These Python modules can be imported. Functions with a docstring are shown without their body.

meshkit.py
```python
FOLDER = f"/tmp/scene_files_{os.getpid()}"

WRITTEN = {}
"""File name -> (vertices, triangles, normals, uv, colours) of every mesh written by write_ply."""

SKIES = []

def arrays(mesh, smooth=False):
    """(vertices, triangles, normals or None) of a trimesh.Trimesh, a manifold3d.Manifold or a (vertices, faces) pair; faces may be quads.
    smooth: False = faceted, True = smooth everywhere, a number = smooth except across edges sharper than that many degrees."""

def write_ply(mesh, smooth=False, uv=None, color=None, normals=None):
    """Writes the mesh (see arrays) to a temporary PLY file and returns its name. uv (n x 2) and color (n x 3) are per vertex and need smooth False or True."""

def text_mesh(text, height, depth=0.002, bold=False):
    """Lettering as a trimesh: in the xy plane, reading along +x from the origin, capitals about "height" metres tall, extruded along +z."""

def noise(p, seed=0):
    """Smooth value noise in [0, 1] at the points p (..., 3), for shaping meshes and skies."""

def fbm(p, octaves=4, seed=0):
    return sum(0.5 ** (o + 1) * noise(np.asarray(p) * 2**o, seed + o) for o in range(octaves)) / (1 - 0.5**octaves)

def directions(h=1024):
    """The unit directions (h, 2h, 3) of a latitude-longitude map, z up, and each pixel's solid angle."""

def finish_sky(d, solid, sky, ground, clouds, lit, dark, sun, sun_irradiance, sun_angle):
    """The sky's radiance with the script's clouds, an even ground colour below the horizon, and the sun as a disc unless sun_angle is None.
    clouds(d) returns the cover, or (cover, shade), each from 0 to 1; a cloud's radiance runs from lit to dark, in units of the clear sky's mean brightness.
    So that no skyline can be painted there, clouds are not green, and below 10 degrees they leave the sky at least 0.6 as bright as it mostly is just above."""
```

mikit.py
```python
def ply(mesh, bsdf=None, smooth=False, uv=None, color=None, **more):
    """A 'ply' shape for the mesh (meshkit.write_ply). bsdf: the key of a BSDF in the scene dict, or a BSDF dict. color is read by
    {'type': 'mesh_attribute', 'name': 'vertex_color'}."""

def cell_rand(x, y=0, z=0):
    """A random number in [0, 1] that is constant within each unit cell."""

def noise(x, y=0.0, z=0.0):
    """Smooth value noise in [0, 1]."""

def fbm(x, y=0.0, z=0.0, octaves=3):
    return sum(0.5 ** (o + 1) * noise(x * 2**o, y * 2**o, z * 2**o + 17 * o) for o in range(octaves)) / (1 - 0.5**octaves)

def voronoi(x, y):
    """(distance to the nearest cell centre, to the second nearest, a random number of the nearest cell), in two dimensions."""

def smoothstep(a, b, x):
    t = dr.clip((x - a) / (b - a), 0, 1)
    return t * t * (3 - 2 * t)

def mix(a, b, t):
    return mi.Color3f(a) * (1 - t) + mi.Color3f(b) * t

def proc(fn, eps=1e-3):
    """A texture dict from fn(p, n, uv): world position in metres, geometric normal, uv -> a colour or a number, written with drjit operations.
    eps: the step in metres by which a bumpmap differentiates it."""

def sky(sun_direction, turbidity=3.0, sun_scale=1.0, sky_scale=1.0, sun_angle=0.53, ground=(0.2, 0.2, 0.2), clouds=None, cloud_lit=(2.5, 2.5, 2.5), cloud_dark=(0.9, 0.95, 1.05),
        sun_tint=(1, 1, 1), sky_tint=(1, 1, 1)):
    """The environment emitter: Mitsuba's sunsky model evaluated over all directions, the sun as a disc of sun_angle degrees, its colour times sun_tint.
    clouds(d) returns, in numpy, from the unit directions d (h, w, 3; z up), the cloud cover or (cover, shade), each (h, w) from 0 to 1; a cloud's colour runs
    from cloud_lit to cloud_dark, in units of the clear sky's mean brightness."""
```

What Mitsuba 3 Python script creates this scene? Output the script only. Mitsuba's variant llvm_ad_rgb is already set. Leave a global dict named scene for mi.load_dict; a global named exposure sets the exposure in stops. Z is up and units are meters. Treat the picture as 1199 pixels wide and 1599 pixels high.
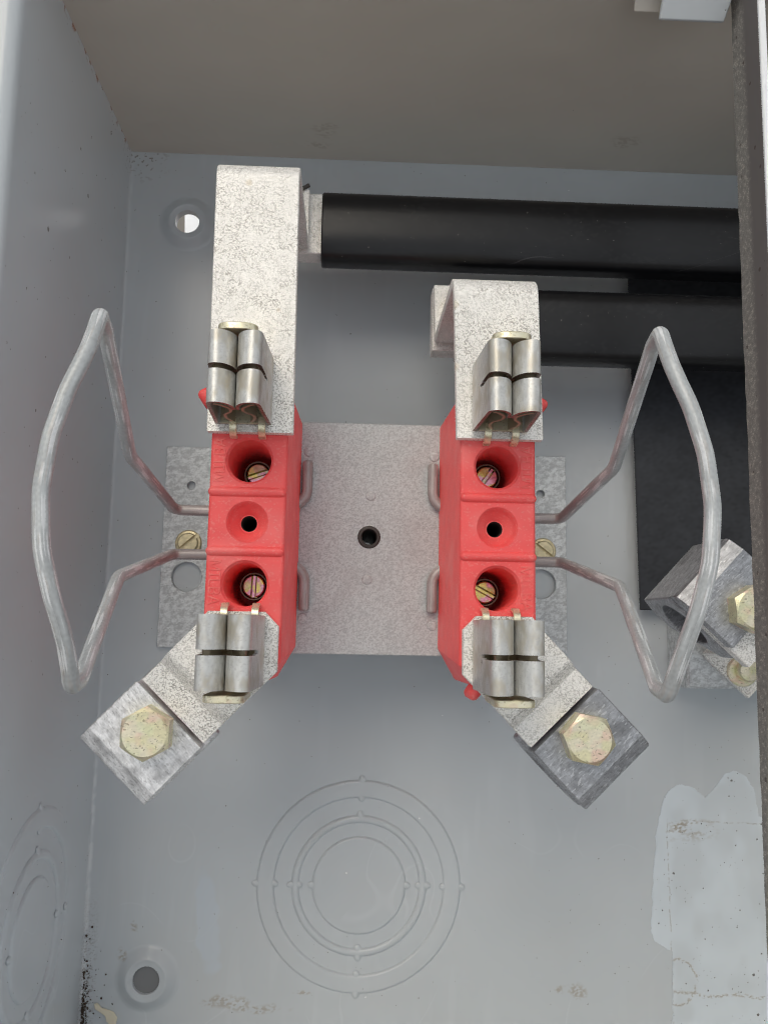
import math
import numpy as np
import trimesh
import manifold3d as m3
import drjit as dr
import mitsuba as mi
import mikit
import meshkit
from mikit import proc, noise, fbm, cell_rand, smoothstep, mix

# ------------------------------------------------------------------ camera, sky, exposure
# All lengths below are millimetres in the frame of the box: x to the right, z up, y into the wall (back panel at y = 0).
EYE = np.array([-6.4966, -334.509, -29.270])
RIGHT = np.array([0.9989428, -0.0421785, 0.0182833])
DOWN = np.array([0.0236662, 0.1308797, -0.9911157])
FWD = np.array([0.0394108, 0.9905006, 0.1317396])
cam = np.eye(4)
cam[:3, 0], cam[:3, 1], cam[:3, 2], cam[:3, 3] = -RIGHT, -DOWN, FWD, EYE * 1e-3
LEAN = math.radians(50.)        # the box leans back by this angle; everything is built upright and leaned by the same rotation
CL, SL = math.cos(LEAN), math.sin(LEAN)
LEANED = np.array([[1, 0, 0, 0], [0, CL, SL, 0], [0, -SL, CL, 0], [0, 0, 0, 1.]])
cam = LEANED @ cam

exposure = 1.47
scene, labels = {}, {}
scene['camera'] = {'type': 'perspective', 'fov': 2 * math.degrees(math.atan(599.5 / 1337.58)), 'fov_axis': 'x',
                   'near_clip': 0.01, 'far_clip': 100.0, 'to_world': mi.ScalarTransform4f(cam)}
scene['sky'] = mikit.sky([-0.28, -0.08, 0.94], turbidity=3, sun_scale=0.34, sun_angle=38, ground=(0.20, 0.187, 0.17), clouds=lambda d: 1.0,
                         cloud_lit=(2.40, 2.5, 2.62), sun_tint=(.94, 1., 1.07))

# ------------------------------------------------------------------ materials


def mm(p):
    return p.x * 1000, (p.y * CL - p.z * SL) * 1000, (p.y * SL + p.z * CL) * 1000


def grain(x, y, z, f, seed=0., sx=1., sy=1., sz=1.):
    """noise of frequency f per mm on turned axes, so that no grid shows; sx, sy, sz stretch it along the box axes"""
    x, y, z = x * sx * f, y * sy * f, z * sz * f
    a = .6124 * x + .5000 * y + .6124 * z + seed * 17.3
    b = -.7071 * x + .7071 * z + seed * 5.1
    c = -.3536 * x + .8660 * y - .3536 * z + seed * 9.7
    a, c = .921 * a + .390 * b, c * .97 + .24 * a
    return noise(a, b, c)


def dots(x, y, z, cell, r, chance, seed=0):
    """sparse specks: one per grid cell with the given chance; 1 inside a speck"""
    x, y, z = x / cell + seed * 7.3, y / cell + seed * 3.1, z / cell + 11.7
    i, j, k = dr.floor(x), dr.floor(y), dr.floor(z)
    d = dr.sqrt(dr.square(x - i - .25 - .5 * cell_rand(i + seed, j, k + 3)) + dr.square(y - j - .25 - .5 * cell_rand(i, j + seed, k + 9))
                + dr.square(z - k - .25 - .5 * cell_rand(i + 5, j, k + seed)))
    rr = r / cell * (.4 + cell_rand(i + 1, j + 2, k + seed))
    return dr.select(cell_rand(i + 31 + seed, j, k) < chance, smoothstep(1.15, .8, d / rr), 0.0)


def mat(name, **kw):
    bump, bscale = kw.pop('bump', None), kw.pop('bscale', 1e-4)
    b = {'type': 'principled'}
    for k, v in kw.items():
        if callable(v):
            b[k] = proc(v, 1e-4)
        elif isinstance(v, (tuple, list)):
            b[k] = {'type': 'rgb', 'value': list(v)}
        else:
            b[k] = v
    if bump is not None:
        b = {'type': 'bumpmap', 'bump': proc(bump, 1.2e-4), 'scale': bscale, 'b': b}
    scene[name] = {'type': 'twosided', 'b': b}


def paint_color(p, n, uv):
    x, y, z = mm(p)
    c = mi.Color3f(.478, .511, .529)
    m = fbm(x * .03, y * .03, z * .03, 3)
    c = c * (.96 + .08 * m)
    # scuffs: faint pale rubs on the back panel, and a veil of dust in soft clouds
    rub = smoothstep(.62, .85, grain(x, y, z, .40, 1, 1., 1., .09)) * smoothstep(.45, .7, noise(x * .03 + 9, y * .03, z * .03)) * smoothstep(-4., -1., y)
    c = mix(c, mi.Color3f(.58, .61, .63), .14 * rub)
    c = mix(c, mi.Color3f(.485, .50, .505), .25 * smoothstep(.45, .75, fbm(x * .055 + 50, y * .055, z * .055, 3)))
    v = grain(x, y, z, .075, 21, 1., 1., .6)
    c = mix(c, mi.Color3f(.60, .63, .65), .22 * smoothstep(.488, .5, v) * smoothstep(.512, .5, v) * smoothstep(.5, .62, noise(x * .04 + 3, y * .04, z * .04)) * smoothstep(-95., -120., z))
    # brown dust that has dried in patches on the back panel: (x, z, half width, half height)
    st = mi.Float(0.)
    for a, b, ra, rb in ((-47.5, -166.5, 9., 3.), (-35., -168.5, 10., 1.6), (-82., -140., 1.6, 3.), (-85.8, -150.2, 2., 2.6), (74.5, -161.5, 1.6, 1.8), (81.5, -162., 4., 3.), (-20., -163., 5., 1.)):
        q = dr.sqrt(dr.square((x - a + .25 * (z - b)) / ra) + dr.square((z - b) / rb))
        st = dr.maximum(st, smoothstep(1.15, .35, q + .9 * (grain(x, y, z, .45, 3) - .5)))
    st = st * smoothstep(.36, .66, grain(x, y, z, 1.5, 4)) * smoothstep(-4., -1., y)
    c = mix(c, mi.Color3f(.29, .23, .15), .5 * st)
    # an old film of wiped cleaner, a little bluer and paler
    q = dr.sqrt(dr.square((x + 55.5 + .12 * (z + 137)) / 4.6) + dr.square((z + 139.) / 19.))
    c = mix(c, mi.Color3f(.50, .56, .62), .55 * smoothstep(1.1, .75, q + .5 * (grain(x, y, z, .25, 14) - .5)) * smoothstep(-4., -1., y))
    # dust along the bend between side wall and back
    corner = smoothstep(1.5, .3, dr.abs(x + 99.5)) * smoothstep(1.6, .2, -y) * smoothstep(.30, .62, grain(x, y, z, .9, 5, 1., 1., .4))
    c = mix(c, mi.Color3f(.64, .66, .66), .55 * corner * (.25 + .75 * smoothstep(-60., -110., z)))
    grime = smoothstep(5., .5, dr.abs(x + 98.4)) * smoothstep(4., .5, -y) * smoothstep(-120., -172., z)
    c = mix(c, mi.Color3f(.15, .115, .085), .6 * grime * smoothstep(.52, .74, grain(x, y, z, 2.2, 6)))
    up = smoothstep(12., 1., dr.abs(x + 94)) * smoothstep(-20., 0., y) * smoothstep(146., 162., z)
    c = mix(c, mi.Color3f(.15, .11, .08), .7 * up * smoothstep(.66, .76, grain(x, y, z, 1.2, 7)))
    edge = smoothstep(1.2, .2, dr.abs(x + 99.6)) * smoothstep(2.5, .5, 162.6 - z)
    c = mix(c, mi.Color3f(.30, .10, .035), .9 * edge * smoothstep(.62, .70, grain(x, y, z, .35, 8)))
    # dark specks of dirt
    d = dr.maximum(dots(x, y, z, 5.0, .28, .22, 1), dots(x, y, z, 11.0, .62, .16, 2))
    d = dr.maximum(d, dots(x, y, z, 2.6, .17, .16, 6))
    c = mix(c, mi.Color3f(.09, .07, .055), .8 * d)
    w = dots(x, y, z, 9., .28, .10, 4)
    return mix(c, mi.Color3f(.78, .78, .77), .8 * w)


def paint_bump(p, n, uv):
    x, y, z = mm(p)
    return noise(x * .55, y * .55, z * .55) + .35 * noise(x * 1.7, y * 1.7, z * 1.7)


def brown_wall_color(p, n, uv):
    x, y, z = mm(p)
    c = mi.Color3f(.52, .482, .425) * (.94 + .12 * fbm(x * .025, y * .04, z * .04, 3))  # warmer, browner base than the grey paint of the other walls
    st = mi.Float(0.)
    for a, b, ra, rb in ((-20., -20.5, 7., 7.), (-23., -11., 6., 3.), (98., -22., 7., 5.)):
        q = dr.sqrt(dr.square((x - a) / ra) + dr.square((y - b) / rb))
        st = dr.maximum(st, smoothstep(1.1, .3, q + .9 * (grain(x, y, z, .3, 3) - .5)))
    c = mix(c, mi.Color3f(.27, .21, .15), .28 * st * smoothstep(.40, .65, grain(x, y, z, .9, 4)))
    d = dr.maximum(dots(x, y, z, 6.0, .4, .16, 1), dots(x, y, z, 3., .2, .12, 5))
    return mix(c, mi.Color3f(.06, .05, .045), .75 * d)


def tin_color(p, n, uv):
    x, y, z = mm(p)
    a = grain(x, y, z, 3.9, 1, 1.2, 1., .9)
    b = grain(x, y, z, 3.7, 2, .9, 1., 1.2)
    sp = dr.maximum(smoothstep(.56, .78, a), smoothstep(.56, .78, b))
    big = fbm(x * .16, y * .16, z * .16, 3)
    c = mi.Color3f(.83, .815, .775) * (.93 + .14 * grain(x, y, z, 1.2, 4))
    c = mix(c, mi.Color3f(.24, .222, .195), sp * (.42 + .38 * smoothstep(.3, .65, big)))
    v = grain(x, y, z, .22, 9, 1.6, 1., .8)
    scr = smoothstep(.489, .5, v) * smoothstep(.511, .5, v)
    c = mix(c, mi.Color3f(.36, .33, .29), .5 * scr * smoothstep(.5, .62, noise(x * .08, y * .1, z * .08)))
    v = grain(x, y, z, .16, 12, .5, 1., 1.9)
    scr = smoothstep(.494, .5, v) * smoothstep(.506, .5, v)
    c = mix(c, mi.Color3f(.92, .91, .89), .6 * scr * smoothstep(.5, .6, noise(x * .1 + 5, y * .1, z * .1)))
    return mix(c, mi.Color3f(.58, .47, .30), .35 * dots(x, y, z, 9., 1.0, .2, 3))


def galv_color(p, n, uv):
    x, y, z = mm(p)
    g = grain(x, y, z, 1.9, 1) * .4 + grain(x, y, z, 3.8, 2) * .6
    c = mi.Color3f(.475, .505, .505) * (.84 + .32 * smoothstep(.25, .75, g)) * (.92 + .16 * fbm(x * .06, y * .06, z * .06, 3))
    st = smoothstep(.56, .74, fbm(x * .07 + 20, y * .07, z * .07 + 2, 3))
    c = mix(c, mi.Color3f(.40, .395, .39), .28 * st)
    c = mix(c, mi.Color3f(.14, .09, .07), .8 * dots(x, y, z, 13., .5, .22, 2))
    return mix(c, mi.Color3f(.52, .38, .24), .8 * dots(x, y, z, 22., 1.2, .16, 8))


def spangle_color(p, n, uv):
    x, y, z = mm(p)
    g = grain(x, y, z, .8, 1) * .55 + grain(x, y, z, 2.4, 2) * .45
    return mi.Color3f(.55, .57, .575) * (.78 + .44 * smoothstep(.25, .78, g))


def jaw_color(p, n, uv):
    x, y, z = mm(p)
    c = mi.Color3f(.66, .66, .635) * (.82 + .25 * grain(x, y, z, 1.3, 1, 1.3, 1., .45))
    c = mix(c, mi.Color3f(.47, .42, .32), .65 * smoothstep(.45, .72, fbm(x * .35 + 5, y * .22, z * .16, 3)))
    c = mix(c, mi.Color3f(.50, .49, .47), .5 * smoothstep(.55, .80, grain(x, y, z, 2.6, 3)))
    c = mix(c, mi.Color3f(.10, .05, .035), .9 * dots(x, y, z, 6., .38, .2, 2))
    cut = smoothstep(.85, .97, dr.abs(n.y * SL + n.z * CL))      # unplated cut edges of the sheet
    return mix(c, mi.Color3f(.17, .085, .065), cut * (.6 + .4 * noise(x * 2, y * 2, z)))


def zinc_color(p, n, uv):
    x, y, z = mm(p)
    t = fbm(x * .35 + 3, y * .3, z * .35, 2)
    c = mix(mi.Color3f(.80, .74, .48), mi.Color3f(.84, .77, .58), smoothstep(.35, .6, t))
    c = mix(c, mi.Color3f(.86, .60, .48), .75 * smoothstep(.52, .74, fbm(x * .3 + 30, y * .3, z * .3, 3)))
    c = mix(c, mi.Color3f(.76, .78, .50), .55 * smoothstep(.50, .72, fbm(x * .35 + 60, y * .3, z * .35 + 9, 3)))
    c = c * (.86 + .24 * grain(x, y, z, 2.4, 2))
    c = mix(c, mi.Color3f(.35, .20, .16), .7 * dots(x, y, z, 7., .9, .25, 4))
    return mix(c, mi.Color3f(.22, .17, .09), .6 * smoothstep(.74, .88, grain(x, y, z, 2.8, 6)))


def iris_color(p, n, uv):
    x, y, z = mm(p)
    t = fbm(x * .38 + 13, y * .3, z * .38, 2)
    c = mix(mi.Color3f(.88, .76, .24), mi.Color3f(.86, .44, .56), smoothstep(.42, .58, t))
    c = mix(c, mi.Color3f(.62, .80, .36), .6 * smoothstep(.54, .70, fbm(x * .45 + 33, y * .3, z * .45, 2)))
    return c * (.72 + .45 * grain(x, y, z, 2.2, 1))


def brass_color(p, n, uv):
    x, y, z = mm(p)
    return mi.Color3f(.66, .57, .36) * (.72 + .45 * grain(x, y, z, 1.2, 1))


def clip_color(p, n, uv):
    x, y, z = mm(p)
    c = mix(mi.Color3f(.80, .73, .48), mi.Color3f(.86, .82, .64), grain(x, y, z, .8, 1))
    c = mix(c, mi.Color3f(.70, .52, .40), .4 * smoothstep(.6, .75, noise(x * .6 + 8, y * .6, z * .6)))
    return mix(c, mi.Color3f(.35, .29, .16), .5 * smoothstep(.66, .80, grain(x, y, z, 2.6, 5)))


def alu(tone, seed, dirt, turn):
    ca, sa = math.cos(math.radians(turn)), math.sin(math.radians(turn))

    def f(p, n, uv):
        x, y, z = mm(p)
        u, v = x * ca + z * sa, -x * sa + z * ca
        g = .45 * grain(u, y, v, 1.5, seed, 2.6, 1., .35) + .55 * grain(u, y, v, .9, seed + 3, 1.3, 1., .7)
        fine = grain(u, y, v, 2.8, seed + 1)
        c = mi.Color3f(*tone) * (.80 + .32 * smoothstep(.22, .75, g)) * (.86 + .26 * fine)
        c = mix(c, mi.Color3f(.12, .12, .125), dirt * smoothstep(.50, .74, fbm(x * .16 + seed, y * .16, z * .16, 3)))
        c = mix(c, mi.Color3f(.10, .10, .10), .6 * dirt * smoothstep(.66, .80, grain(u, y, v, 1.9, seed + 7, 2., 1., .6)))
        return mix(c, mi.Color3f(.80, .81, .83), .35 * smoothstep(.70, .84, grain(u, y, v, 1.6, seed + 5, 2.4, 1., .5)))
    return f


def wire_color(p, n, uv):
    x, y, z = mm(p)
    a = uv.y * 6.28318
    ca, sa = dr.cos(a) * 2.2, dr.sin(a) * 2.2
    c = mi.Color3f(.455, .475, .48) * (.70 + .40 * noise(ca + 7, sa + 9, uv.x * .10))
    c = mix(c, mi.Color3f(.42, .40, .38), .55 * smoothstep(.56, .80, noise(ca * 1.6 + 31, sa * 1.6 + 3, uv.x * .22)))
    c = mix(c, mi.Color3f(.82, .83, .84), .5 * smoothstep(.62, .80, noise(ca * 2.4 + 3, sa * 2.4 + 13, uv.x * .13)))
    c = c * (.9 + .2 * noise(ca * 2, sa * 2, uv.x * 1.6))
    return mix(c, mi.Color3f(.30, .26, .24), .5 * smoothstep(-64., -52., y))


def red_color(p, n, uv):
    x, y, z = mm(p)
    c = mi.Color3f(.81, .088, .086) * (.95 + .10 * noise(x * .25, y * .25, z * .25))
    dust = smoothstep(.62, .85, grain(x, y, z, 2.7, 1))
    c = mix(c, mi.Color3f(.82, .30, .27), .34 * dust)
    c = mix(c, mi.Color3f(.80, .36, .33), .20 * smoothstep(.45, .8, fbm(x * .1, y * .1, z * .1, 2)))
    return mix(c, mi.Color3f(.10, .03, .03), .8 * dots(x, y, z, 5.5, .25, .22, 2))


def worn_red_color(p, n, uv):
    x, y, z = mm(p)
    return mix(mi.Color3f(.78, .085, .08), mi.Color3f(.82, .19, .17), grain(x, y, z, 1.2, 1))


def red_bump(p, n, uv):
    x, y, z = mm(p)
    return grain(x, y, z, 2.2, 1)


def sleeve_color(p, n, uv):
    x, y, z = mm(p)
    c = mi.Color3f(.006, .0063, .0075) * (.8 + .4 * grain(x, y, z, .3, 1))
    c = mix(c, mi.Color3f(.22, .20, .18), .55 * dr.maximum(dots(x, y, z, 3.2, .19, .4, 1), dots(x, y, z, 1.7, .12, .3, 5)))
    c = mix(c, mi.Color3f(.03, .03, .03), .16 * smoothstep(.50, .75, grain(x, y, z, .9, 3)) * smoothstep(.4, .7, noise(x * .08, y * .1, z * .2)))
    v = grain(x, y, z, .10, 6, .4, 1., 1.)
    return mix(c, mi.Color3f(.10, .10, .10), .4 * smoothstep(.493, .5, v) * smoothstep(.507, .5, v) * smoothstep(.55, .65, noise(x * .05, y * .05, z * .05 + 3)))


def sheet_color(p, n, uv):
    x, y, z = mm(p)
    c = mi.Color3f(.030, .033, .039) * (.75 + .6 * fbm(x * .12, y * .1, z * .12, 3)) * (.8 + .4 * grain(x, y, z, .9, 2))
    return mix(c, mi.Color3f(.14, .13, .12), .5 * dots(x, y, z, 5., .22, .3, 3))


def rust_plate_color(p, n, uv):
    x, y, z = mm(p)
    deep = smoothstep(-111., -107., y)          # rubbed-off dusty gasket strip on the inner half of the plate
    g = noise(x * 1., y * 1.3, z * .9) * .5 + noise(x * 3., y * 3., z * 3.) * .5
    c = mix(mi.Color3f(.135, .125, .122), mi.Color3f(.21, .203, .19) * (.65 + .7 * g), deep)
    c = mix(c, mi.Color3f(.40, .37, .32), .7 * deep * smoothstep(.64, .78, g))
    return mix(c, mi.Color3f(.06, .04, .035), .7 * dots(x, y, z, 4., .5, .2, 7))


def residue_color(p, n, uv):
    x, y, z = mm(p)
    c = mi.Color3f(.575, .63, .668) * (.95 + .1 * fbm(x * .1, 1., z * .1, 2))
    c = mix(c, mi.Color3f(.50, .537, .557), .5 * smoothstep(.42, .68, fbm(x * .09 + 4, 3., z * .05, 3)) * smoothstep(116., 120., x))
    tear = smoothstep(.42, .66, fbm(x * .22, 2., z * .30, 3)) * smoothstep(-110., -104.5, z) * smoothstep(-99.8, -101.5, z) * smoothstep(115.6, 118.5, x) * smoothstep(140., 122., x)
    c = mix(c, mi.Color3f(.30, .25, .18), .75 * tear * smoothstep(.35, .62, grain(x, y, z, 1.5, 2)))
    edge = smoothstep(.42, .05, dr.abs(x - 117.0 + .012 * (z + 100) + .5 * noise(z * .3, 0., 3.))) * smoothstep(.3, .7, grain(x, y, z, 1.1, 3)) * smoothstep(-99., -101., z)
    top = smoothstep(.40, .05, dr.abs(z + 100.6 + .03 * (x - 117) + .4 * noise(x * .3, 0., 7.))) * smoothstep(.3, .7, grain(x, y, z, 1.1, 4)) * smoothstep(116., 118., x)
    c = mix(c, mi.Color3f(.31, .28, .24), .45 * dr.maximum(edge, top))
    ring = smoothstep(.7, .1, dr.abs(dr.sqrt(dr.square(x - 119.) + dr.square(z + 159.)) - 7. - 1.5 * noise(x * .3, 0., z * .3))) * smoothstep(115., 119., x)
    line = smoothstep(.9, .1, dr.abs(z + 162.3 + .03 * (x - 117) + 1.6 * noise(x * .2, 0., 0.)))
    c = mix(c, mi.Color3f(.30, .25, .18), .6 * dr.maximum(ring, line) * smoothstep(.42, .66, grain(x, y, z, 2., 5)))
    d = dr.maximum(dots(x, y + 1.3, z, 2.6, .26, .30, 1), dots(x, y + 3., z, 6., .5, .35, 2))
    d = dr.maximum(d, dots(x, y + .65, z, 1.3, .16, .30, 3) * smoothstep(.5, .7, noise(x * .12, 0., z * .12)))
    return mix(c, mi.Color3f(.06, .05, .045), .85 * d)


mat('paint', base_color=paint_color, roughness=.24, specular=.5, bump=paint_bump, bscale=1.6e-5)
mat('brown_paint', base_color=brown_wall_color, roughness=.5, specular=.4, bump=paint_bump, bscale=6e-5)
mat('tin', base_color=tin_color, roughness=.50, metallic=.25, specular=.5)
mat('galvanised', base_color=galv_color, roughness=.52, metallic=.45, specular=.5)
mat('spangle', base_color=spangle_color, roughness=.48, metallic=.4, specular=.5)
mat('jaw_metal', base_color=jaw_color, roughness=.40, metallic=.65, specular=.5)
mat('zinc', base_color=zinc_color, roughness=.38, metallic=.85, specular=.5)
mat('iridescent_zinc', base_color=iris_color, roughness=.24, metallic=.8, specular=.5)
mat('brass', base_color=brass_color, roughness=.36, metallic=.7, specular=.5)
mat('clip_metal', base_color=clip_color, roughness=.32, metallic=.7, specular=.5)
mat('bright_aluminium', base_color=alu((.74, .74, .745), 3., .52, 45.), roughness=.42, metallic=.6, specular=.5)
mat('dark_aluminium', base_color=alu((.36, .37, .39), 11., .50, -44.), roughness=.40, metallic=.6, specular=.5)
mat('wire', base_color=wire_color, roughness=.42, metallic=.2, specular=.5)
mat('red_plastic', base_color=red_color, roughness=.46, specular=.5, sheen=.22, sheen_tint=.3, bump=red_bump, bscale=3e-5)
mat('worn_red', base_color=worn_red_color, roughness=.5, specular=.4)
mat('sleeve', base_color=sleeve_color, roughness=.30, specular=.42)
mat('black_sheet', base_color=sheet_color, roughness=.5, specular=.3)
mat('dark_zinc', base_color=(.16, .135, .10), roughness=.4, metallic=.6)
mat('rust_plate', base_color=rust_plate_color, roughness=.7, specular=.3)
mat('lit_white', base_color=(.80, .81, .82), roughness=.35, specular=.5)  # light put into the colour of the divider edge and the added board
mat('residue', base_color=residue_color, roughness=.28, specular=.5)
mat('shaded_spring', base_color=(.33, .285, .20), roughness=.42, metallic=.55)  # tan spring metal, its colour darkened for the dim inside of the jaw
mat('shaded_clip_floor', base_color=lambda p, n, uv: clip_color(p, n, uv) * .62, roughness=.36, metallic=.7)  # clip metal darkened: the shade inside the jaw is put into its colour
mat('grey_plug', base_color=(.19, .195, .20), roughness=.6, specular=.3)
mat('flake', base_color=(.66, .61, .47), roughness=.7)
mat('crumbs', base_color=(.055, .038, .026), roughness=.9)
mat('bolt_dark', base_color=(.055, .05, .045), roughness=.5, metallic=.4)  # pin metal; also puts shade into the eyelet tube and block holes

# ------------------------------------------------------------------ geometry helpers (millimetres)


def tri(v, f):
    return trimesh.Trimesh(np.asarray(v, float), np.asarray(f, int), process=False)


def from_m3(m):
    g = m.to_mesh()
    return tri(g.vert_properties[:, :3], g.tri_verts)


def put(key, mesh, bsdf, smooth=False, mirror=1, uv=None):
    if isinstance(mesh, m3.Manifold):
        mesh = from_m3(mesh)
    if isinstance(mesh, list):
        mesh = trimesh.util.concatenate(mesh)
    v, f = np.array(mesh.vertices, float), np.array(mesh.faces)
    if mirror < 0:
        v[:, 0] *= -1
    t = v[f]
    if np.einsum('ij,ij->i', t[:, 0], np.cross(t[:, 1], t[:, 2])).sum() < 0:
        f = f[:, ::-1]
    base, n = key, 0
    while key in scene:
        n += 1
        key = f'{base}_{n:03d}'
    scene[key] = mikit.ply(tri(v @ LEANED[:3, :3].T * 1e-3, f), bsdf, smooth, uv=uv)
    return key


def mitre(ring, c):
    """every vertex moved by c to the left of its two edges"""
    r = np.asarray(ring, float)
    a, b = r - np.roll(r, 1, 0), np.roll(r, -1, 0) - r
    na, nb = [np.stack([-e[:, 1], e[:, 0]], 1) / np.linalg.norm(e, axis=1, keepdims=True) for e in (a, b)]
    return r + c * (na + nb) / np.maximum(1 + (na * nb).sum(1, keepdims=True), .25)


def prism(rings, h0, h1, c=.25, frame=None, bevel0=True, d=None):
    """chamfered plate; rings: outer outline and holes in (a, b); frame maps (a, b, h) to x, y, z; by default a = x, b = z, h = -y"""
    rs = []
    for k, r in enumerate(rings):
        r = np.asarray(r, float)
        area = (r[:, 0] * np.roll(r[:, 1], -1) - r[:, 1] * np.roll(r[:, 0], -1)).sum()
        rs.append(r if (area > 0) == (k == 0) else r[::-1])
    d = c if d is None else d
    layers = [(h0, c), (h0 + d, 0), (h1 - d, 0), (h1, c)] if bevel0 else [(h0, 0), (h1 - d, 0), (h1 - .35 * d, .45 * c), (h1, c)]
    n = sum(map(len, rs))
    V, F = [], []
    for h, o in layers:
        for r in rs:
            q = mitre(r, o) if o else r
            V.append(np.column_stack([q, np.full(len(q), h)]))
    for L in range(len(layers) - 1):
        at = 0
        for r in rs:
            i = np.arange(len(r))
            j = (i + 1) % len(r)
            a, b, cc, d = L * n + at + i, L * n + at + j, (L + 1) * n + at + j, (L + 1) * n + at + i
            F += [np.stack([a, b, cc], 1), np.stack([a, cc, d], 1)]
            at += len(r)
    for L, flip in ((0, True), (len(layers) - 1, False)):
        o = layers[L][1]
        t = np.asarray(m3.triangulate([mitre(r, o) if o else r for r in rs]))
        F.append((t[:, ::-1] if flip else t) + L * n)
    V = np.vstack(V)
    frame = frame or (lambda a, b, h: (a, -h, b))
    return tri(np.stack(frame(V[:, 0], V[:, 1], V[:, 2]), 1), np.vstack(F))


def circle(cx, cy, r, n=40, a0=0.):
    a = np.arange(n) * 2 * np.pi / n + a0
    return np.stack([cx + r * np.cos(a), cy + r * np.sin(a)], 1)


def rect(a0, a1, b0, b1):
    return [(a0, b0), (a1, b0), (a1, b1), (a0, b1)]


def round_rect(a0, a1, b0, b1, r, n=7):
    out = []
    for cx, cy, t in ((a1 - r, b1 - r, 0), (a0 + r, b1 - r, 90), (a0 + r, b0 + r, 180), (a1 - r, b0 + r, 270)):
        for k in np.linspace(t, t + 90, n):
            out.append((cx + r * math.cos(math.radians(k)), cy + r * math.sin(math.radians(k))))
    return out


def box(x0, x1, h0, h1, z0, z1, c=.25):
    return prism([rect(x0, x1, z0, z1)], h0, h1, c)


def ball(x, h, z, r, seg=20):
    return m3.Manifold.sphere(r, seg).translate((x, -h, z))


def hull(balls):
    return m3.Manifold.batch_hull(balls)


def drill(x, z, h0, h1, r0, r1=None, seg=48):
    """a cylinder or cone from h0 (radius r0) to h1 (radius r1)"""
    return m3.Manifold.cylinder(h1 - h0, r0, r0 if r1 is None else r1, seg).rotate((90, 0, 0)).translate((x, -h0, z))


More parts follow.
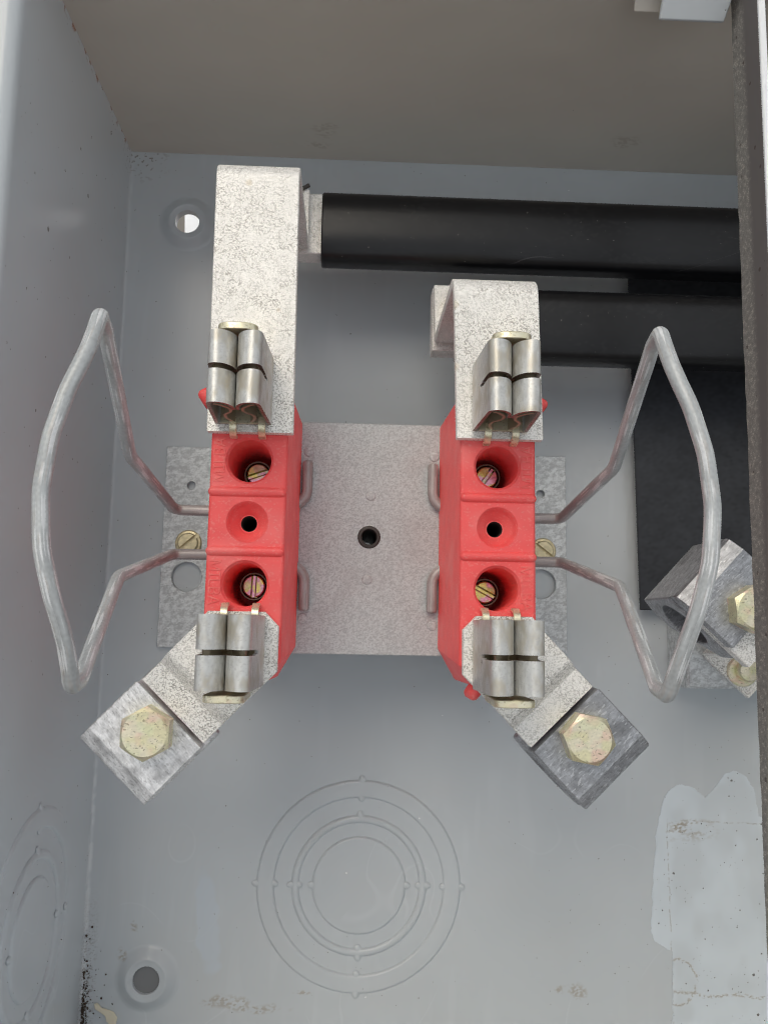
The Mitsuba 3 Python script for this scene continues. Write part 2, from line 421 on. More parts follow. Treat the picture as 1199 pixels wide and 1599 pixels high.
def lathe(profile, n=48):
    """open or closed surface of revolution about h; profile of (radius, h)"""
    pr = np.asarray(profile, float)
    a = np.arange(n) * 2 * np.pi / n
    V = np.vstack([np.stack([r * np.cos(a), np.full(n, -h), r * np.sin(a)], 1) for r, h in pr])
    F, i = [], np.arange(n)
    for k in range(len(pr) - 1):
        p, q = k * n + i, k * n + (i + 1) % n
        F += [np.stack([p, q, q + n], 1), np.stack([p, q + n, p + n], 1)]
    return tri(V, np.vstack(F))


def fillet(pts, radii, step=9):
    P = [np.asarray(p, float) for p in pts]
    out = [P[0]]
    for k in range(1, len(P) - 1):
        a, b = P[k - 1] - P[k], P[k + 1] - P[k]
        la, lb = np.linalg.norm(a), np.linalg.norm(b)
        a, b = a / la, b / lb
        ang = math.acos(np.clip(a @ b, -1, 1))
        if radii[k] <= 0 or ang > 3.12:
            out.append(P[k])
            continue
        t = min(radii[k] / math.tan(ang / 2), .49 * la, .49 * lb)
        r = t * math.tan(ang / 2)
        bis = (a + b) / np.linalg.norm(a + b)
        ctr = P[k] + bis * r / math.sin(ang / 2)
        s, e = P[k] + a * t - ctr, P[k] + b * t - ctr
        w = math.acos(np.clip(s @ e / (r * r), -1, 1))
        m = max(3, int(math.degrees(w) / step))
        for q in np.linspace(0, 1, m):
            out.append(ctr + (math.sin((1 - q) * w) * s + math.sin(q * w) * e) / math.sin(w))
    out.append(P[-1])
    return np.array(out)


def tube(path, r, seg=18):
    path = np.asarray(path, float)
    t = np.gradient(path, axis=0)
    t /= np.linalg.norm(t, axis=1, keepdims=True)
    u = np.cross(t[0], [0.3, .8, .5])
    u /= np.linalg.norm(u)
    a = np.arange(seg) * 2 * np.pi / seg
    rows, radii = [], []
    pts = [path[0] - t[0] * r * .35] + list(path) + [path[-1] + t[-1] * r * .35]
    ts = [t[0]] + list(t) + [t[-1]]
    for k, (p, d) in enumerate(zip(pts, ts)):
        u = u - d * (u @ d)
        u /= np.linalg.norm(u)
        w = np.cross(d, u)
        rr = r * .72 if k in (0, len(pts) - 1) else r
        rows.append(p + rr * (np.cos(a)[:, None] * u + np.sin(a)[:, None] * w))
    n = len(rows)
    V = np.vstack(rows + [[pts[0]], [pts[-1]]])
    F, i = [], np.arange(seg)
    j = (i + 1) % seg
    for k in range(n - 1):
        F += [np.stack([k * seg + i, k * seg + j, (k + 1) * seg + j], 1), np.stack([k * seg + i, (k + 1) * seg + j, (k + 1) * seg + i], 1)]
    F += [np.stack([j, i, i * 0 + n * seg], 1), np.stack([(n - 1) * seg + i, (n - 1) * seg + j, i * 0 + n * seg + 1], 1)]
    m = tri(V, np.vstack(F))
    ln = np.concatenate([[0], np.cumsum(np.linalg.norm(np.diff(np.array(pts), axis=0), axis=1))])
    ang = 1 - np.abs(2 * np.arange(seg) / seg - 1)      # mirrored round the wire, so that no seam shows
    m.metadata['uv'] = np.vstack([np.column_stack([np.repeat(ln, seg), np.tile(ang * .5, n)]), [[ln[0], 0], [ln[-1], 0]]])
    return m


def thick(line, t):
    """outline of a polyline in the plane thickened to t"""
    P = np.asarray(line, float)
    d = np.gradient(P, axis=0)
    d /= np.linalg.norm(d, axis=1, keepdims=True)
    n = np.stack([-d[:, 1], d[:, 0]], 1) * t / 2
    return np.vstack([P + n, (P - n)[::-1]])


def curve2(pts, radii):
    return fillet([(a, b, 0) for a, b in pts], radii)[:, :2]


def tag(key, label, category, group=None, kind=None):
    labels[key] = {'label': label, 'category': category}
    if group:
        labels[key]['group'] = group
    if kind:
        labels[key]['kind'] = kind


def hexagon(r, rot):
    return circle(0, 0, r, 6, rot)


def hex_bolt(flats, height, rot):
    """hexagon head with a chamfered round face, base at h = 0"""
    R = flats / math.sqrt(3)
    body = m3.CrossSection([hexagon(R, rot)]).extrude(height)
    cone_h = 1.7
    top = m3.Manifold.cylinder(cone_h, flats / 2 * .92 + cone_h * 1.5, flats / 2 * .92, 60).translate((0, 0, height - cone_h))
    low = m3.CrossSection([hexagon(R * 1.3, rot)]).extrude(height - cone_h)
    return body ^ (top + low)


# ------------------------------------------------------------------ the enclosure
ENC = 'meter_enclosure'
XL, ZT, ZB, XR, OPEN = -100., 162.67, -180., 172., 115.
HOLES = [(-75.3, 132.0), (-76.2, -158.0)]
tag(ENC, 'open grey painted steel meter box with concentric knockouts and dusty corners', 'electrical box')
put(ENC + '__back_panel', prism([rect(XL - .5, XR, ZB, ZT + .5)] + [circle(x, z, 11.9, 48) for x, z in HOLES], -1.6, 0., .02), 'paint')
for x, z in HOLES:      # pressed-in mounting holes
    d = lathe([(12.05, -.03), (11.2, .12), (10.2, .6), (8.6, 2.0), (7.6, 2.75), (7.1, 2.9), (6.6, 2.75), (6.3, 2.6), (5.1, 2.6), (4.85, 2.45), (4.8, -1.2)], 64)
    d.apply_translation([x, 0, z])
    mh = put(ENC + '__mounting_hole', d, 'paint', 40)
    if z < 0:
        put(mh + '__plug', prism([circle(x, z, 4.9, 36)], .0, .9, .1), 'grey_plug')


def knockout(cx, cy, frame, holder):
    rot = -.012
    for k, (ro, ri) in enumerate(((38., 31.35), (25.15, 22.25), (17.5, 0))):
        rings = [circle(cx, cy, ro, 96)] + ([circle(cx, cy, ri, 96)] if ri else [])
        parts = [prism(rings, -.3, 1.0, 1.05, frame, False, .8)]
        for q, r in [(q, r) for r in (ro, ri) if r for q in range(4)]:
            a = rot + q * math.pi / 2 + (.012 if k else 0)
            if (k == 2 and q % 2) or (k == 1 and r == 22.25 and q == 1):
                continue
            s = trimesh.creation.icosphere(2, 1.0)
            s.apply_scale([1.7 if r == ro else 1.4, 1.3, .66])
            R = trimesh.transformations.rotation_matrix(a, [0, 0, 1])
            s.apply_transform(R)
            v = s.vertices + [cx + r * math.cos(a), cy + r * math.sin(a), .3]
            parts.append(tri(np.stack(frame(v[:, 0], v[:, 1], v[:, 2]), 1), s.faces))
        for m in parts:
            if m.volume < 0:
                m.invert()
        put(holder, parts, 'paint', 50)


knockout(0., -125.2, lambda a, b, h: (a, -h, b), ENC + '__back_panel__knockout_ring')
# left wall, its bend at the back, rounded fold and outward lip at the front
pts = curve2([(XL - .8, -1.5), (XL - .8, OPEN + .8), (XL - 16, OPEN + .8)], [0, 3.2, 0])
put(ENC + '__left_wall', prism([thick(pts, 1.6)], ZB, ZT + 1, .05, lambda a, b, h: (a, -b, h)), 'paint', 40)
knockout(-56.5, -125.0, lambda a, b, h: (XL + h, a, b), ENC + '__left_wall__knockout_ring')
bend = np.array([(XL - .05, 1.35), (XL + .1, .7), (XL + .35, .32), (XL + .75, .08), (XL + 1.4, -.05)])
put(ENC + '__corner_bend', prism([np.vstack([bend, [(XL - .3, -.3)]])], ZB, ZT - .3, .02, lambda a, b, h: (a, -b, h)), 'paint', 40)
put(ENC + '__top_wall', prism([rect(XL - 1.6, XR, 0., OPEN + 1.5)], ZT, ZT + 1.6, .05, lambda a, b, h: (a, -b, h)), 'brown_paint')
put(ENC + '__bottom_wall', prism([rect(XL - 1.6, XR, 0., OPEN + 1.5)], ZB - 1.6, ZB, .05, lambda a, b, h: (a, -b, h)), 'paint')
put(ENC + '__right_wall', prism([rect(XR, XR + 1.6, 0., OPEN + 1.5)], ZB, ZT, .05, lambda a, b, h: (a, -b, h)), 'paint')
# pressed tab under the front edge of the top wall
tab = hull([ball(x, h, z, .5, 10) for x, h, z in ((82.2, 105.5, 151.2), (100.6, 105.5, 151.2), (82.2, 112.5, 161.), (103., 112.5, 161.), (82.2, 104.7, 151.6), (100.6, 104.7, 151.6), (82.2, 111.7, 161.), (103., 111.7, 161.))])
put(ENC + '__top_tab', tab, 'paint', 40)
tab = hull([ball(x, h, z, .4, 10) for x, h, z in ((75.8, 101.5, 156.4), (87., 101.5, 156.4), (75.4, 105., 161.5), (87., 105., 161.5))])
put(ENC + '__top_tab', tab, 'brown_paint', 40)
labels[ENC + '__top_wall'] = {'label': 'brownish top wall with faint stains and specks'}

ray = np.array([HOLES[0][0], 0, HOLES[0][1]]) - EYE
b0 = (159. - HOLES[0][1] - ray[2] / ray[1] * 62.) / (ray[2] / ray[1] * CL - SL)
x0 = HOLES[0][0] + ray[0] / ray[1] * (62. + b0 * CL)
led = prism([[(x0 + 4.5, b0 - 40.), (x0 + 45., b0 - 40.), (x0 + 45., b0 + 40.), (x0 - 8., b0 + 40.)]], -2., 0., .2, lambda a, b, h: (a, 62. + b * CL - h * SL, 159. + b * SL + h * CL))
put('white_board', led, 'lit_white')  # added board, placed to brighten the view through the hole
tag('white_board', 'added white board that makes the upper left mounting hole look bright', 'board')

DIV = 'divider_plate'
zz = np.linspace(ZB, ZT - .5, 90)
jag = .55 * (meshkit.fbm(np.stack([zz * .25, zz * 0, zz * 0], 1), 3, 5) - .5) * 2
edge = np.stack([-(101.9 - .018 * (zz - 0) * 0 + jag), zz], 1)
outline = np.vstack([edge, [(-118.0, ZT - .5), (-118.0, ZB)]])
put(DIV + '__plate', prism([outline], 105., 106.5, .1, lambda a, b, h: (h, a, b)), 'rust_plate')
put(DIV + '__lit_front_edge', prism([rect(104.85, 106.75, ZB, ZT - .5)], 118.02, 119.2, .25), 'lit_white')  # steel edge coloured white: its highlight is put into the colour
tag(DIV, 'brown dusty steel divider along the right edge with its front edge whitened for the light it catches', 'metal plate')

# ------------------------------------------------------------------ mounting bracket
BR = 'mounting_bracket'
tag(BR, 'galvanised raised mounting plate with side wings between and behind the red blocks', 'mounting plate')
ZW = 38.9
put(BR + '__plate', prism([rect(-48, 48, -ZW, ZW), circle(.1, .1, 2.55, 32)], 47.7, 49.55, .2), 'galvanised')
for s in (-1, 1):
    put(BR + '__web', box(s * 47 - 1 if s > 0 else -48, 48 if s > 0 else -46, 2.5, 47.7, -ZW, ZW), 'galvanised')
    put(BR + '__wing', prism([rect(47, 78.7, -ZW, ZW), circle(68.6, 23.6, 1.6, 24), circle(68.7, -12.0, 5.7, 40)], .3, 2.2, .2), 'spangle', mirror=s)
r = lathe([(2.3, 6.), (2.5, 49.8), (2.75, 50.1), (3.3, 50.15), (3.75, 49.9), (3.85, 49.5)], 40)  # eyelet rim; its long dark tube is added to keep the hole dark
put(BR + '__eyelet', r, 'bolt_dark', 40)
for x, z in ((.3, 14.0), (-.4, -14.2), (-23.2 + 2.3, 28.6), (23.2 - 1.6, 27.9), (-23.4 + 2., -27.4), (23.2 - 1.8, -29.)):
    d = lathe([(0.01, 49.85), (1.45, 49.85), (1.62, 49.72), (1.75, 49.5)], 28)
    d.apply_translation([x, 0, z])
    put(BR + '__rivet', d, 'galvanised', 50)
for s, x, z, a in ((-1, -68.5, .9, 42), (1, 69.3, .9, -38)):
    head = m3.Manifold.revolve(m3.CrossSection([[(0, 0), (5.1, 0), (5.1, .6), (4.7, 1.0), (4.0, 1.1), (3.9, 1.8), (3.5, 2.2), (0, 2.3)]]), 40)
    slot = m3.Manifold.cube((14, 1.4, 4), True).translate((0, 0, 2.5)).rotate((0, 0, a))
    m = from_m3((head - slot).rotate((90, 0, 0)).translate((x, -2.2, z)))
    put(BR + '__screw', m, 'brass', 35)

# ------------------------------------------------------------------ black insulating sheet and sleeved bus bars
put('insulating_sheet', prism([[(104., 118.), (106.2, -21.4), (168., -21.4), (168., 118.)]], 5.5, 7.0, .2), 'black_sheet')
tag('insulating_sheet', 'flat black insulating sheet on the back panel behind the right wire loop', 'insulating board')
BARS = (('sleeved_bus_bar', 103.3, 126.2, -44., -19.2, 'upper horizontal bus bar in matt black sleeve, ending behind the longer strip'),
        ('sleeved_bus_bar_001', 68.6, 91.8, 21.3, 30., 'lower horizontal bus bar in matt black sleeve, ending behind the shorter strip'))
for key, z0, z1, x0, xs, lab in BARS:
    put(key + '__bar', box(x0, 168, 31.5, 40., z0, z1, .3), 'tin')
    zc, zh = (z0 + z1) / 2 - .6, (z1 - z0) / 2 + 2.0
    sec = [(35.8 + 7.9 * np.sign(math.cos(t)) * abs(math.cos(t)) ** .75, zc + zh * np.sign(math.sin(t)) * abs(math.sin(t)) ** .62) for t in np.linspace(0, 2 * math.pi, 56, endpoint=False)]
    a = np.array(sec)
    sl = prism([a], 0, 168 - xs, .5, lambda p, q, h: (xs + h, -p, q - .012 * h * 0))
    put(key + '__sleeve', sl, 'sleeve', 40)
    tag(key, lab, 'bus bar')
    labels[key + '__sleeve'] = {'label': 'black sleeve'}

# ------------------------------------------------------------------ folded bus strips
STRIPS = (('folded_bus_strip', -35.45, 24.2, .008, 23.95, 106.2, 126.0, 'long speckled tin strip folded back at its top, above the left red block'),
          ('folded_bus_strip_001', 34.9, 24.7, .026, 23.9, 73.2, 91.6, 'short speckled tin strip folded back at its top, above the right red block'))
for key, cx, w, rot, zb, zt, zf, lab in STRIPS:
    line = curve2([(zb, 96.4), (zt - 1.5, 96.4), (zt - 1.5, 41.7), (zf, 41.7)], [0, 5.0, 3.0, 0])
    m = prism([thick(line, 3.0)], -w / 2, w / 2, .25, lambda a, b, h: (h, -b, a))
    v = m.vertices
    v[:, 0] += cx - rot * (v[:, 2] - (zb + zt) / 2)
    m.vertices = v
    put(key + '__strip', m, 'tin', 25)
    b = from_m3(hex_bolt(11, 4.5, .3).rotate((90, 0, 0)).translate((cx - 3.5, -43.3, (zt + zf) / 2 + 1.)))
    put(key + '__bolt', b, 'zinc', 25)
    tag(key, lab, 'bus bar')
put('folded_bus_strip__pin', tube([(-27.5, -44., 125.2), (-24.0, -44., 127.2)], .7, 12), 'bolt_dark', 40)

# ------------------------------------------------------------------ red insulator blocks
side_name = {-1: 'left', 1: 'right'}


def text_on(text, height, x, z, up, h, r):
    """raised lettering on a face turned towards -y; up = +1 reads upwards, -1 downwards; (x, z) is the start of the baseline"""
    m = meshkit.text_mesh(text, height, r)
    v = np.array(m.vertices)
    a, b, c = v[:, 0], v[:, 1], v[:, 2]
    a = a * .88
    if up > 0:
        V = np.stack([x - b, -(h + c), z + a], 1)
    else:
        V = np.stack([x + b, -(h + c), z - a], 1)
    return tri(V, m.faces)


for s in (-1, 1):
    key = 'insulator_block' if s < 0 else 'insulator_block_001'
    R = 1.1
    HF = 94.6
    front = [(24.6, -40.), (30.5, -46.), (46.3, -46.), (46.3, 43.), (30., 43.), (24.6, 37.5)]
    back = [(23.3, -36.5), (29., -46.5), (47., -46.5), (47., 43.5), (29., 43.5), (23.3, 38.)]
    ctr = np.array([36., 0.])

    def inset(ps):
        return mitre(np.array(ps), R)
    body = hull([ball(x, HF - R, z, R) for x, z in inset(front)] + [ball(x, 50.6, z, R) for x, z in inset(back)])
    ear = hull([ball(51.2, h, 38.6, 1.7) for h in (72., 82.)] + [ball(44.5, h, z, 1.7) for h in (72., 82.) for z in (30., 42.)])
    body = body + ear
    if s > 0:
        body = body + hull([ball(30.8, h, -48.8, 1.7) for h in (72., 80.)] + [ball(34.5, h, -44., 2.) for h in (72., 80.)])
    hx = 35.3
    for z in (16.46, -18.56):
        body = body - drill(hx, z, 58., HF - .8, 5.9, 6.1) - drill(hx, z, HF - .81, HF + .5, 6.1, 7.2)
    body = body - drill(hx, -1.08, 89.6, 92.4, 2.6, 4.7) - drill(hx, -1.08, 92.39, HF - .6, 4.7, 5.45) - drill(hx, -1.08, HF - .61, HF + .5, 5.45, 6.3) - drill(hx, -1.08, 40., 89.7, 2.25)
    put(key + '__body', body, 'red_plastic', 28, s)
    bu = lathe([(2.3, 89.75), (2.1, 89.5), (2.08, 66.), (.01, 65.9)], 32)  # added dark liner, stands in for the shade inside the middle hole
    bu.apply_translation([35.3, 0, -1.08])
    put(key + '__dark_liner', bu, 'bolt_dark', 40, s)
    for z in (7.43, -9.37):
        rd = hull([ball(x, HF - .35, z, 1.45, 24) for x in (26.0, 45.1)])
        put(key + '__ridge', rd, 'red_plastic', 40, s)
    tx = -44.0 if s < 0 else 45.4
    put(key + '__lettering', text_on('MILBA', 3.3, tx if s > 0 else -42.2, 10.0 if s > 0 else 10.0, 1, HF - .05, .34), 'worn_red')
    put(key + '__lettering', text_on('MILBA', 3.3, -45.3 if s < 0 else 41.9, -11.6, -1, HF - .05, .34), 'worn_red')
    for i, (x, z, a) in enumerate(((-34.8, 15.7, 20), (-34.8, -18.3, 88)) if s < 0 else ((35.3, 16.7, 55), (34.8, -18.7, -28))):
        sk = f'{key}__terminal_screw' + ('' if i == 0 else '_001')
        head = m3.Manifold.revolve(m3.CrossSection([[(0, -8), (3.3, -8), (3.3, 1.0), (2.95, 1.35), (0, 1.5)]]), 40)
        slot = m3.Manifold.cube((10, 1.7, 9), True).translate((0, 0, 1.4)).rotate((0, 0, a))
        bar = (m3.Manifold.cube((10, .75, 8), True).translate((0, 0, -3.2)).rotate((0, 0, a))) ^ m3.Manifold.cylinder(20, 3.2, 3.2, 40, True)
        put(sk, from_m3(((head - slot) + bar).rotate((90, 0, 0)).translate((x, -74.5, z))), 'iridescent_zinc', 35)
        col = m3.Manifold.revolve(m3.CrossSection([[(3.62, -8), (4.25, -8), (4.25, .9), (4.1, 1.15), (3.75, 1.15), (3.62, .9)]]), 40)
        put(sk + '__collar', from_m3(col.rotate((90, 0, 0)).translate((x, -74.5, z))), 'dark_zinc', 35)
    tag(key, f'red plastic insulator block with two screw wells, the {side_name[s]} one of the pair', 'insulator')

# ------------------------------------------------------------------ wire loops
for s in (-1, 1):
    key = 'wire_loop' if s < 0 else 'wire_loop_001'
    P = [(21., 51.6, 24.4), (21., 51.6, 10.4), (31., 51.6, 9.6), (44., 51.6, 7.4), (64.3, 51.6, 7.4), (67.4, 100., 16.0), (66.0, 135.6, 39.6), (65.3, 142.6, 40.6)]
    rad = [0, 7., 8., 8., 3.2, 12., 2.6, 2.6]
    P += [(65.7, 147.5, 31.), (68.9, 150., 21.), (71.6, 151., 10.), (72.9, 151., -2.), (71.9, 151., -14.5), (69.2, 150., -25.), (66.4, 147.5, -34.5)]
    rad += [25.] * 7
    low = 66.6 if s < 0 else 65.2
    P += [(low - .3, 142.6, -43.6), (low, 135.6, -42.6), (68.6, 100., -17.4), (64.3, 51.6, -7.2), (44., 51.6, -7.2), (31., 51.6, -9.8), (21., 51.6, -10.6), (21., 51.6, -24.2)]
    rad += [2.6, 2.6, 12., 3.2, 8., 8., 7., 0]
    Q = []
    for x, h, z in P:       # the bow stands further out than first measured: moved towards the eye by up to 9 mm
        hn = h + 9. * min(1., max(0., (h - 100.) / 45.))
        k = (334.5 - hn) / (334.5 - h)
        Q.append((x * k, -hn, -29.3 + (z + 29.3) * k))
    path = fillet(Q, rad, 7)
    w = tube(path, 1.78, 22)
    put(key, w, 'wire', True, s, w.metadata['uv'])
    tag(key, 'bent bare aluminium wire loop bowing out left of the left red block' if s < 0 else 'bent bare aluminium wire loop bowing out right of the right red block', 'wire')

# ------------------------------------------------------------------ spring jaws
prof = [(7.35, .9), (6.5, 21.5)]
prof += [(4.55 + 1.85 * math.cos(t), 22.6 + 1.9 * math.sin(t)) for t in np.linspace(.15, math.pi / 2, 7)]
prof += [(4.55 + 4.0 * math.cos(t), 18.0 + 6.5 * math.sin(t)) for t in np.linspace(math.pi / 2 + .12, math.pi, 12)]
profile = np.vstack([[(.6, .9)], [(6.8, .9)], [(7.2, 1.05)], np.array(prof), [(.62, 16.9)]])
spring_line = curve2([(2.2, 1.6), (3.9, 6.5), (3.9, 10.5), (1.55, 14.2), (1.7, 17.6), (3.9, 20.9), (5.3, 21.6)], [0, 4, 4, 3, 3, 3, 0])
spring_cs = m3.CrossSection([thick(spring_line, .8)], m3.FillRule.NonZero)
JAWS = (('jaw_clip', -36.9, 25.9, 45.0, 1, (-2.8, 5.2), 'upper spring jaw on the long tin strip at left'),
        ('jaw_clip_001', 35.2, 25.8, 44.8, 1, (-3.4, 4.4), 'upper spring jaw on the short tin strip at right'),
        ('jaw_clip_002', -36.6, -45.8, -27.2, -1, (-3.4, 5.0), 'lower spring jaw on the left angled strap'),
        ('jaw_clip_003', 35.7, -45.9, -27.3, -1, (-4.4, 4.2), 'lower spring jaw on the right angled strap'))
leaf_cs = m3.CrossSection([thick(profile, .95)], m3.FillRule.NonZero)
for key, cx, z0, z1, d, hooks, lab in JAWS:
    L = z1 - z0
    H0 = 98.0
    for s in (-1, 1):
        m = leaf_cs.extrude(L)
        m = m - m3.Manifold.cube((40, 30, 1.4)).translate((-20, 15.2, L / 2 - .7)) - m3.Manifold.cube((40, 8, .9)).translate((3.9, 12.2, L / 2 - .45))
        g = from_m3(m)
        v = g.vertices
        g = tri(np.stack([cx + s * v[:, 0], -(H0 + v[:, 1]), z0 + v[:, 2]], 1), g.faces)
        put(key + '__leaf', g, 'jaw_metal', 32)
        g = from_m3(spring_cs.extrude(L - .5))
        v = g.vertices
        put(key + '__spring', tri(np.stack([cx + s * v[:, 0], -(H0 + v[:, 1]), z0 + .25 + v[:, 2]], 1), g.faces), 'shaded_spring', 32)
    # zinc clip: floor, two hooks over the bar end, rounded stop tongue
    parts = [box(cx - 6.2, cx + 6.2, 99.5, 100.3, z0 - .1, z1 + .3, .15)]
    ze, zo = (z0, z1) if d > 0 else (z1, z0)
    put(key + '__floor', parts, 'shaded_clip_floor')
    for hx in hooks:
        line = curve2([(ze + 2 * d, 99.9), (ze - 1.3 * d, 99.9), (ze - 3.0 * d, 97.6), (ze - 3.1 * d, 95.6)], [0, 2., 1.5, 0])
        hk = prism([thick(line, .85)], -1.0, 1.0, .12, lambda a, b, h: (cx + hx + h, -b, a))
        put(key + '__hook', hk, 'clip_metal', 30)
    arc = [(-4.6, 0), (4.6, 0)] + [(5.2 * np.sign(math.cos(t)) * abs(math.cos(t)) ** .8, 17.4 + 3.4 * math.sin(t)) for t in np.linspace(0, math.pi, 18)]
    zq = zo + 2.1 * d
    tg = prism([[(cx + a, b) for a, b in arc]], -.95, .95, .2, lambda a, b, h: (a, -(H0 + 1.5 + b), zq + h))
    put(key + '__stop_tongue', tg, 'clip_metal', 25)
    tag(key, lab, 'contact jaw')

# ------------------------------------------------------------------ angled straps and lugs


def strap_frame(ox, oz, ang, hb):
    """local u along the strap, v across (to its left), h towards the viewer"""
    ca, sa = math.cos(ang), math.sin(ang)

    def f(u, v, h):
        return ox + u * ca - v * sa, -(hb + h), oz + u * sa + v * ca
    return f


def lug(key, frame, tone, w, rot, bolt_at, boxy):
    """clamp plate with a sloping lip, body below with a wire hole, hexagon bolt; starts at u = 0, top face at h = 0"""
    lip = 21.6 if not boxy else 22.4
    side = [(0, -6.5), (0, 0), (17.2, 0), (lip - .6, -1.9), (lip, -3.2), (lip, -6.5)]
    put(key + '__clamp_plate', prism([side], -w / 2, w / 2, .3, lambda a, b, h: frame(a, h, b)), tone)
    if boxy:
        arc = [(-4.5, -7.2), (lip, -6.7), (lip, -29.), (18., -31.5), (9., -31.5), (-4.5, -14.)]
        hole = [(10.5 + 8.6 * math.cos(t), -16.5 + (7. if math.sin(t) > 0 else 10.) * math.sin(t)) for t in np.linspace(0, 2 * math.pi, 30, endpoint=False)]
    else:
        arc = [(-4.5, -7.2), (21.0, -7.2)] + [(8.2 + 12.8 * math.cos(t), -8.5 - 15. * abs(math.sin(t)) ** .8) for t in np.linspace(0, math.pi, 18)]
        hole = [(8.5 + 8.6 * math.cos(t), -13.2 + (4.6 if math.sin(t) > 0 else 6.) * math.sin(t)) for t in np.linspace(0, 2 * math.pi, 30, endpoint=False)]
    put(key + '__body', prism([np.array(arc), np.array(hole)], -w / 2 - .4, w / 2 + .4, .4, lambda a, b, h: frame(a, h, b)), tone, 25)
    hb = from_m3(hex_bolt(12.5, 6.2, rot))
    v = hb.vertices
    put(key + '__bolt', tri(np.stack(frame(bolt_at + v[:, 0], .4 + v[:, 1], v[:, 2]), 1), hb.faces), 'zinc', 22)


for s in (-1, 1):
    key = 'angled_strap' if s < 0 else 'angled_strap_001'
    O = (54.3, -37.2), (37.1, -53.8)
    mid = np.array([45.7, -45.5])
    ax = np.array([.695, -.719])
    acr = np.array([.719, .695])
    front = [(29.1, -26.1), (44.5, -26.1), (48.2, -30.6), tuple(mid + acr * 12.1), tuple(mid - acr * 12.1), (25.3, -42.2), (25.3, -30.0)]
    put(key + '__pad', prism([front], 95.0, 98.0, .25), 'tin', mirror=s)

    def fr(a, b, h, mid=mid, ax=ax, acr=acr):
        return mid[0] + ax[0] * a + acr[0] * h, -b, mid[1] + ax[1] * a + acr[1] * h
    line = curve2([(-.6, 96.5), (.4, 96.5), (3.6, 93.4), (10.9, 93.4)], [0, 1.5, 1.5, 0])
    put(key + '__joggle', prism([thick(line, 2.96)], -12.08, 12.08, .2, fr), 'tin', 25, s)
    tag(key, f'speckled tin strap running down and out at an angle below the {side_name[s]} red block', 'bus bar')
    lk = 'wire_lug' if s < 0 else 'wire_lug_001'
    p0 = mid + ax * 11.9
    base = strap_frame(p0[0], p0[1], math.atan2(ax[1], ax[0]), 96.8)
    fm = base if s > 0 else (lambda u, v, h, base=base: (lambda r: (-r[0], r[1], r[2]))(base(u, v, h)))
    lug(lk, fm, 'bright_aluminium' if s < 0 else 'dark_aluminium', 25.2, .30 if s < 0 else .62, 6.6, False)
    tag(lk, 'pale brushed aluminium wire lug with hexagon bolt at lower left' if s < 0 else 'dark stained aluminium wire lug with hexagon bolt below the right red block', 'wire lug')

# ------------------------------------------------------------------ neutral lug at the right, half behind the divider
ang = math.radians(137.)
p0 = np.array([108.7, -34.1])
u = np.array([math.cos(ang), math.sin(ang)])
vv = np.array([-u[1], u[0]])
W = 25.
o = p0 - vv * (W / 2)           # middle of the gap edge; p0 is its lower left corner (v = +W/2 side)
fr = strap_frame(o[0], o[1], ang, 80.)
lug('wire_lug_002', fr, 'dark_aluminium', W, .3, 4.2, True)
tag('wire_lug_002', 'grey aluminium wire lug half hidden by the divider at the right', 'wire lug')
line = curve2([(14., -9.5), (-4.5, -2.2), (-7.5, -2.2), (-9., -47.), (-34., -47.)], [0, 2., 3., 3., 0])
put('neutral_strap__strap', prism([thick([(14., -5.3), (-8.5, -5.3)], 4.), ], -W / 2, W / 2, .3, lambda a, b, h: fr(a, h, b)), 'tin', 25)
put('neutral_strap__foot', prism([[(-8.6, -7.4), (-8.6, -3.2), (-10.6, -5.), (-12.8, -57.5), (-35.8, -57.5), (-35.8, -59.8), (-15.2, -59.8), (-14., -58.), (-11.9, -9.)]], -W / 2 + .2, W / 2 - 7.5, .2, lambda a, b, h: fr(a, h, b)), 'tin', 25)
tag('neutral_strap', 'short tin plated strap under the right hand lug with a small screw', 'bus bar')
wa = lathe([(2.6, 22.5), (2.6, 23.6), (2.9, 23.9), (5.1, 23.9), (5.5, 23.6), (5.5, 22.5)], 40)
wa.apply_translation([137.6, 0, -43.4])
put('neutral_strap__washer', wa, 'zinc', 30)
sc = m3.Manifold.revolve(m3.CrossSection([[(0, 0), (3.9, 0), (3.9, 2.6), (3.5, 3.3), (0.7, 3.5), (0.7, 3.2), (0, 3.2)]]), 40)
put('neutral_strap__screw', from_m3(sc.rotate((90, 0, 0)).translate((138.6, -23.9, -43.0))), 'zinc', 30)
put('support_block', box(118.6, 160., .3, 20.1, -50.0, -22., .8), 'spangle')
tag('support_block', 'pale galvanised base block under the right hand lug', 'metal block')

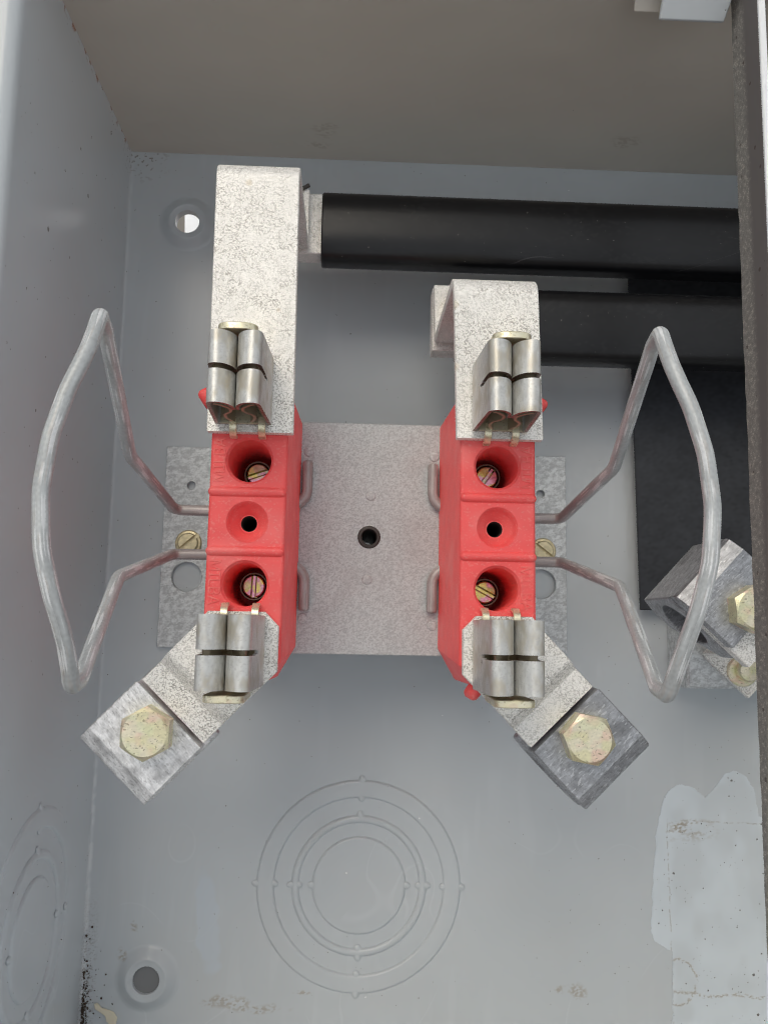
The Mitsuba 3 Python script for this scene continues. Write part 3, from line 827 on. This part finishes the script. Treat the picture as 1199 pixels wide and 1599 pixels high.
# ------------------------------------------------------------------ residue, flake, crumbs
px = [(215, 1050), (219, 950), (224, 850), (232, 690), (242, 560), (250, 460), (264, 370), (276, 310), (290, 262), (312, 225), (342, 196), (372, 180), (405, 172), (440, 180), (472, 196), (510, 226),
      (540, 247), (560, 232), (584, 208), (612, 172), (640, 132), (668, 106), (705, 95), (740, 100), (772, 118), (806, 160), (828, 210), (842, 270), (850, 320), (856, 368), (1080, 374), (1080, 1640),
      (344, 1640), (344, 1400), (345, 1172), (300, 1150), (262, 1128), (235, 1100)]
out = []
for a, b in px:
    d = (960 + a * .262 - 599.5) / 1337.58 * RIGHT + (1180 + b * .262 - 799.5) / 1337.58 * DOWN + FWD
    q = EYE + d * (-EYE[1] - .3) / d[1]
    out.append((round(q[0], 2), round(q[2], 2)))
dense = []
for k in range(len(out)):
    a, b = np.array(out[k]), np.array(out[(k + 1) % len(out)])
    m = max(1, int(np.linalg.norm(b - a) / 1.0))
    dense += [a + (b - a) * q / m for q in range(m)]
dense = np.array(dense)
wob = np.stack([meshkit.fbm(np.column_stack([dense * .55, dense[:, :1] * 0 + q]), 3, q) - .5 for q in (1, 2)], 1)
out = dense + 1.3 * wob
put('sticker_residue', prism([out], .02, .22, .08), 'residue')
tag('sticker_residue', 'pale glossy patch of sticker residue on the lower right of the back panel', 'sticker residue')
rng = np.random.default_rng(4)
fl = [(-94.6, -166.6), (-93.4, -166.2), (-91.8, -168.0), (-90., -168.4), (-87.6, -169.2), (-86.0, -171.2), (-86.4, -173.4), (-88.2, -174.), (-89.8, -172.4), (-90.4, -170.6), (-92.2, -169.4), (-94.2, -168.2)]
m = prism([fl], .3, 1.1, .25)
put('paint_flake', m, 'flake', 30)
tag('paint_flake', 'cream coloured flake of old paint lying in the lower left corner', 'paint flake')
cr = []
for k in range(260):
    t = abs(rng.normal(0, .30))
    z = ZB + 4 + 40 * t
    if z > -125:
        continue
    x = XL + .9 + abs(rng.normal(0, 1.1)) * (1 + 3.5 * (rng.random() < .16))
    b = trimesh.creation.icosphere(1, rng.uniform(.07, .30) * (1.6 if rng.random() < .1 else 1))
    b.apply_scale(rng.uniform(.4, 1.6, 3))
    b.apply_translation([x, -abs(rng.normal(.2, .25)) - .1, z])
    cr.append(b)
put('dirt_crumbs', cr, 'crumbs')
labels['dirt_crumbs'] = {'label': 'dark crumbs of dirt gathered along the lower left corner', 'category': 'dirt', 'kind': 'stuff'}

GROUPS = {'jaw_clip': 'spring contact jaws', 'insulator_block': 'red insulator blocks', 'wire_loop': 'aluminium wire loops', 'folded_bus_strip': 'folded tin strips',
          'sleeved_bus_bar': 'black sleeved bus bars', 'angled_strap': 'angled tin straps', 'wire_lug': 'aluminium wire lugs'}
for key in labels:
    g = GROUPS.get(key[:-4] if key[-3:].isdigit() else key)
    if g and 'category' in labels[key]:
        labels[key]['group'] = g
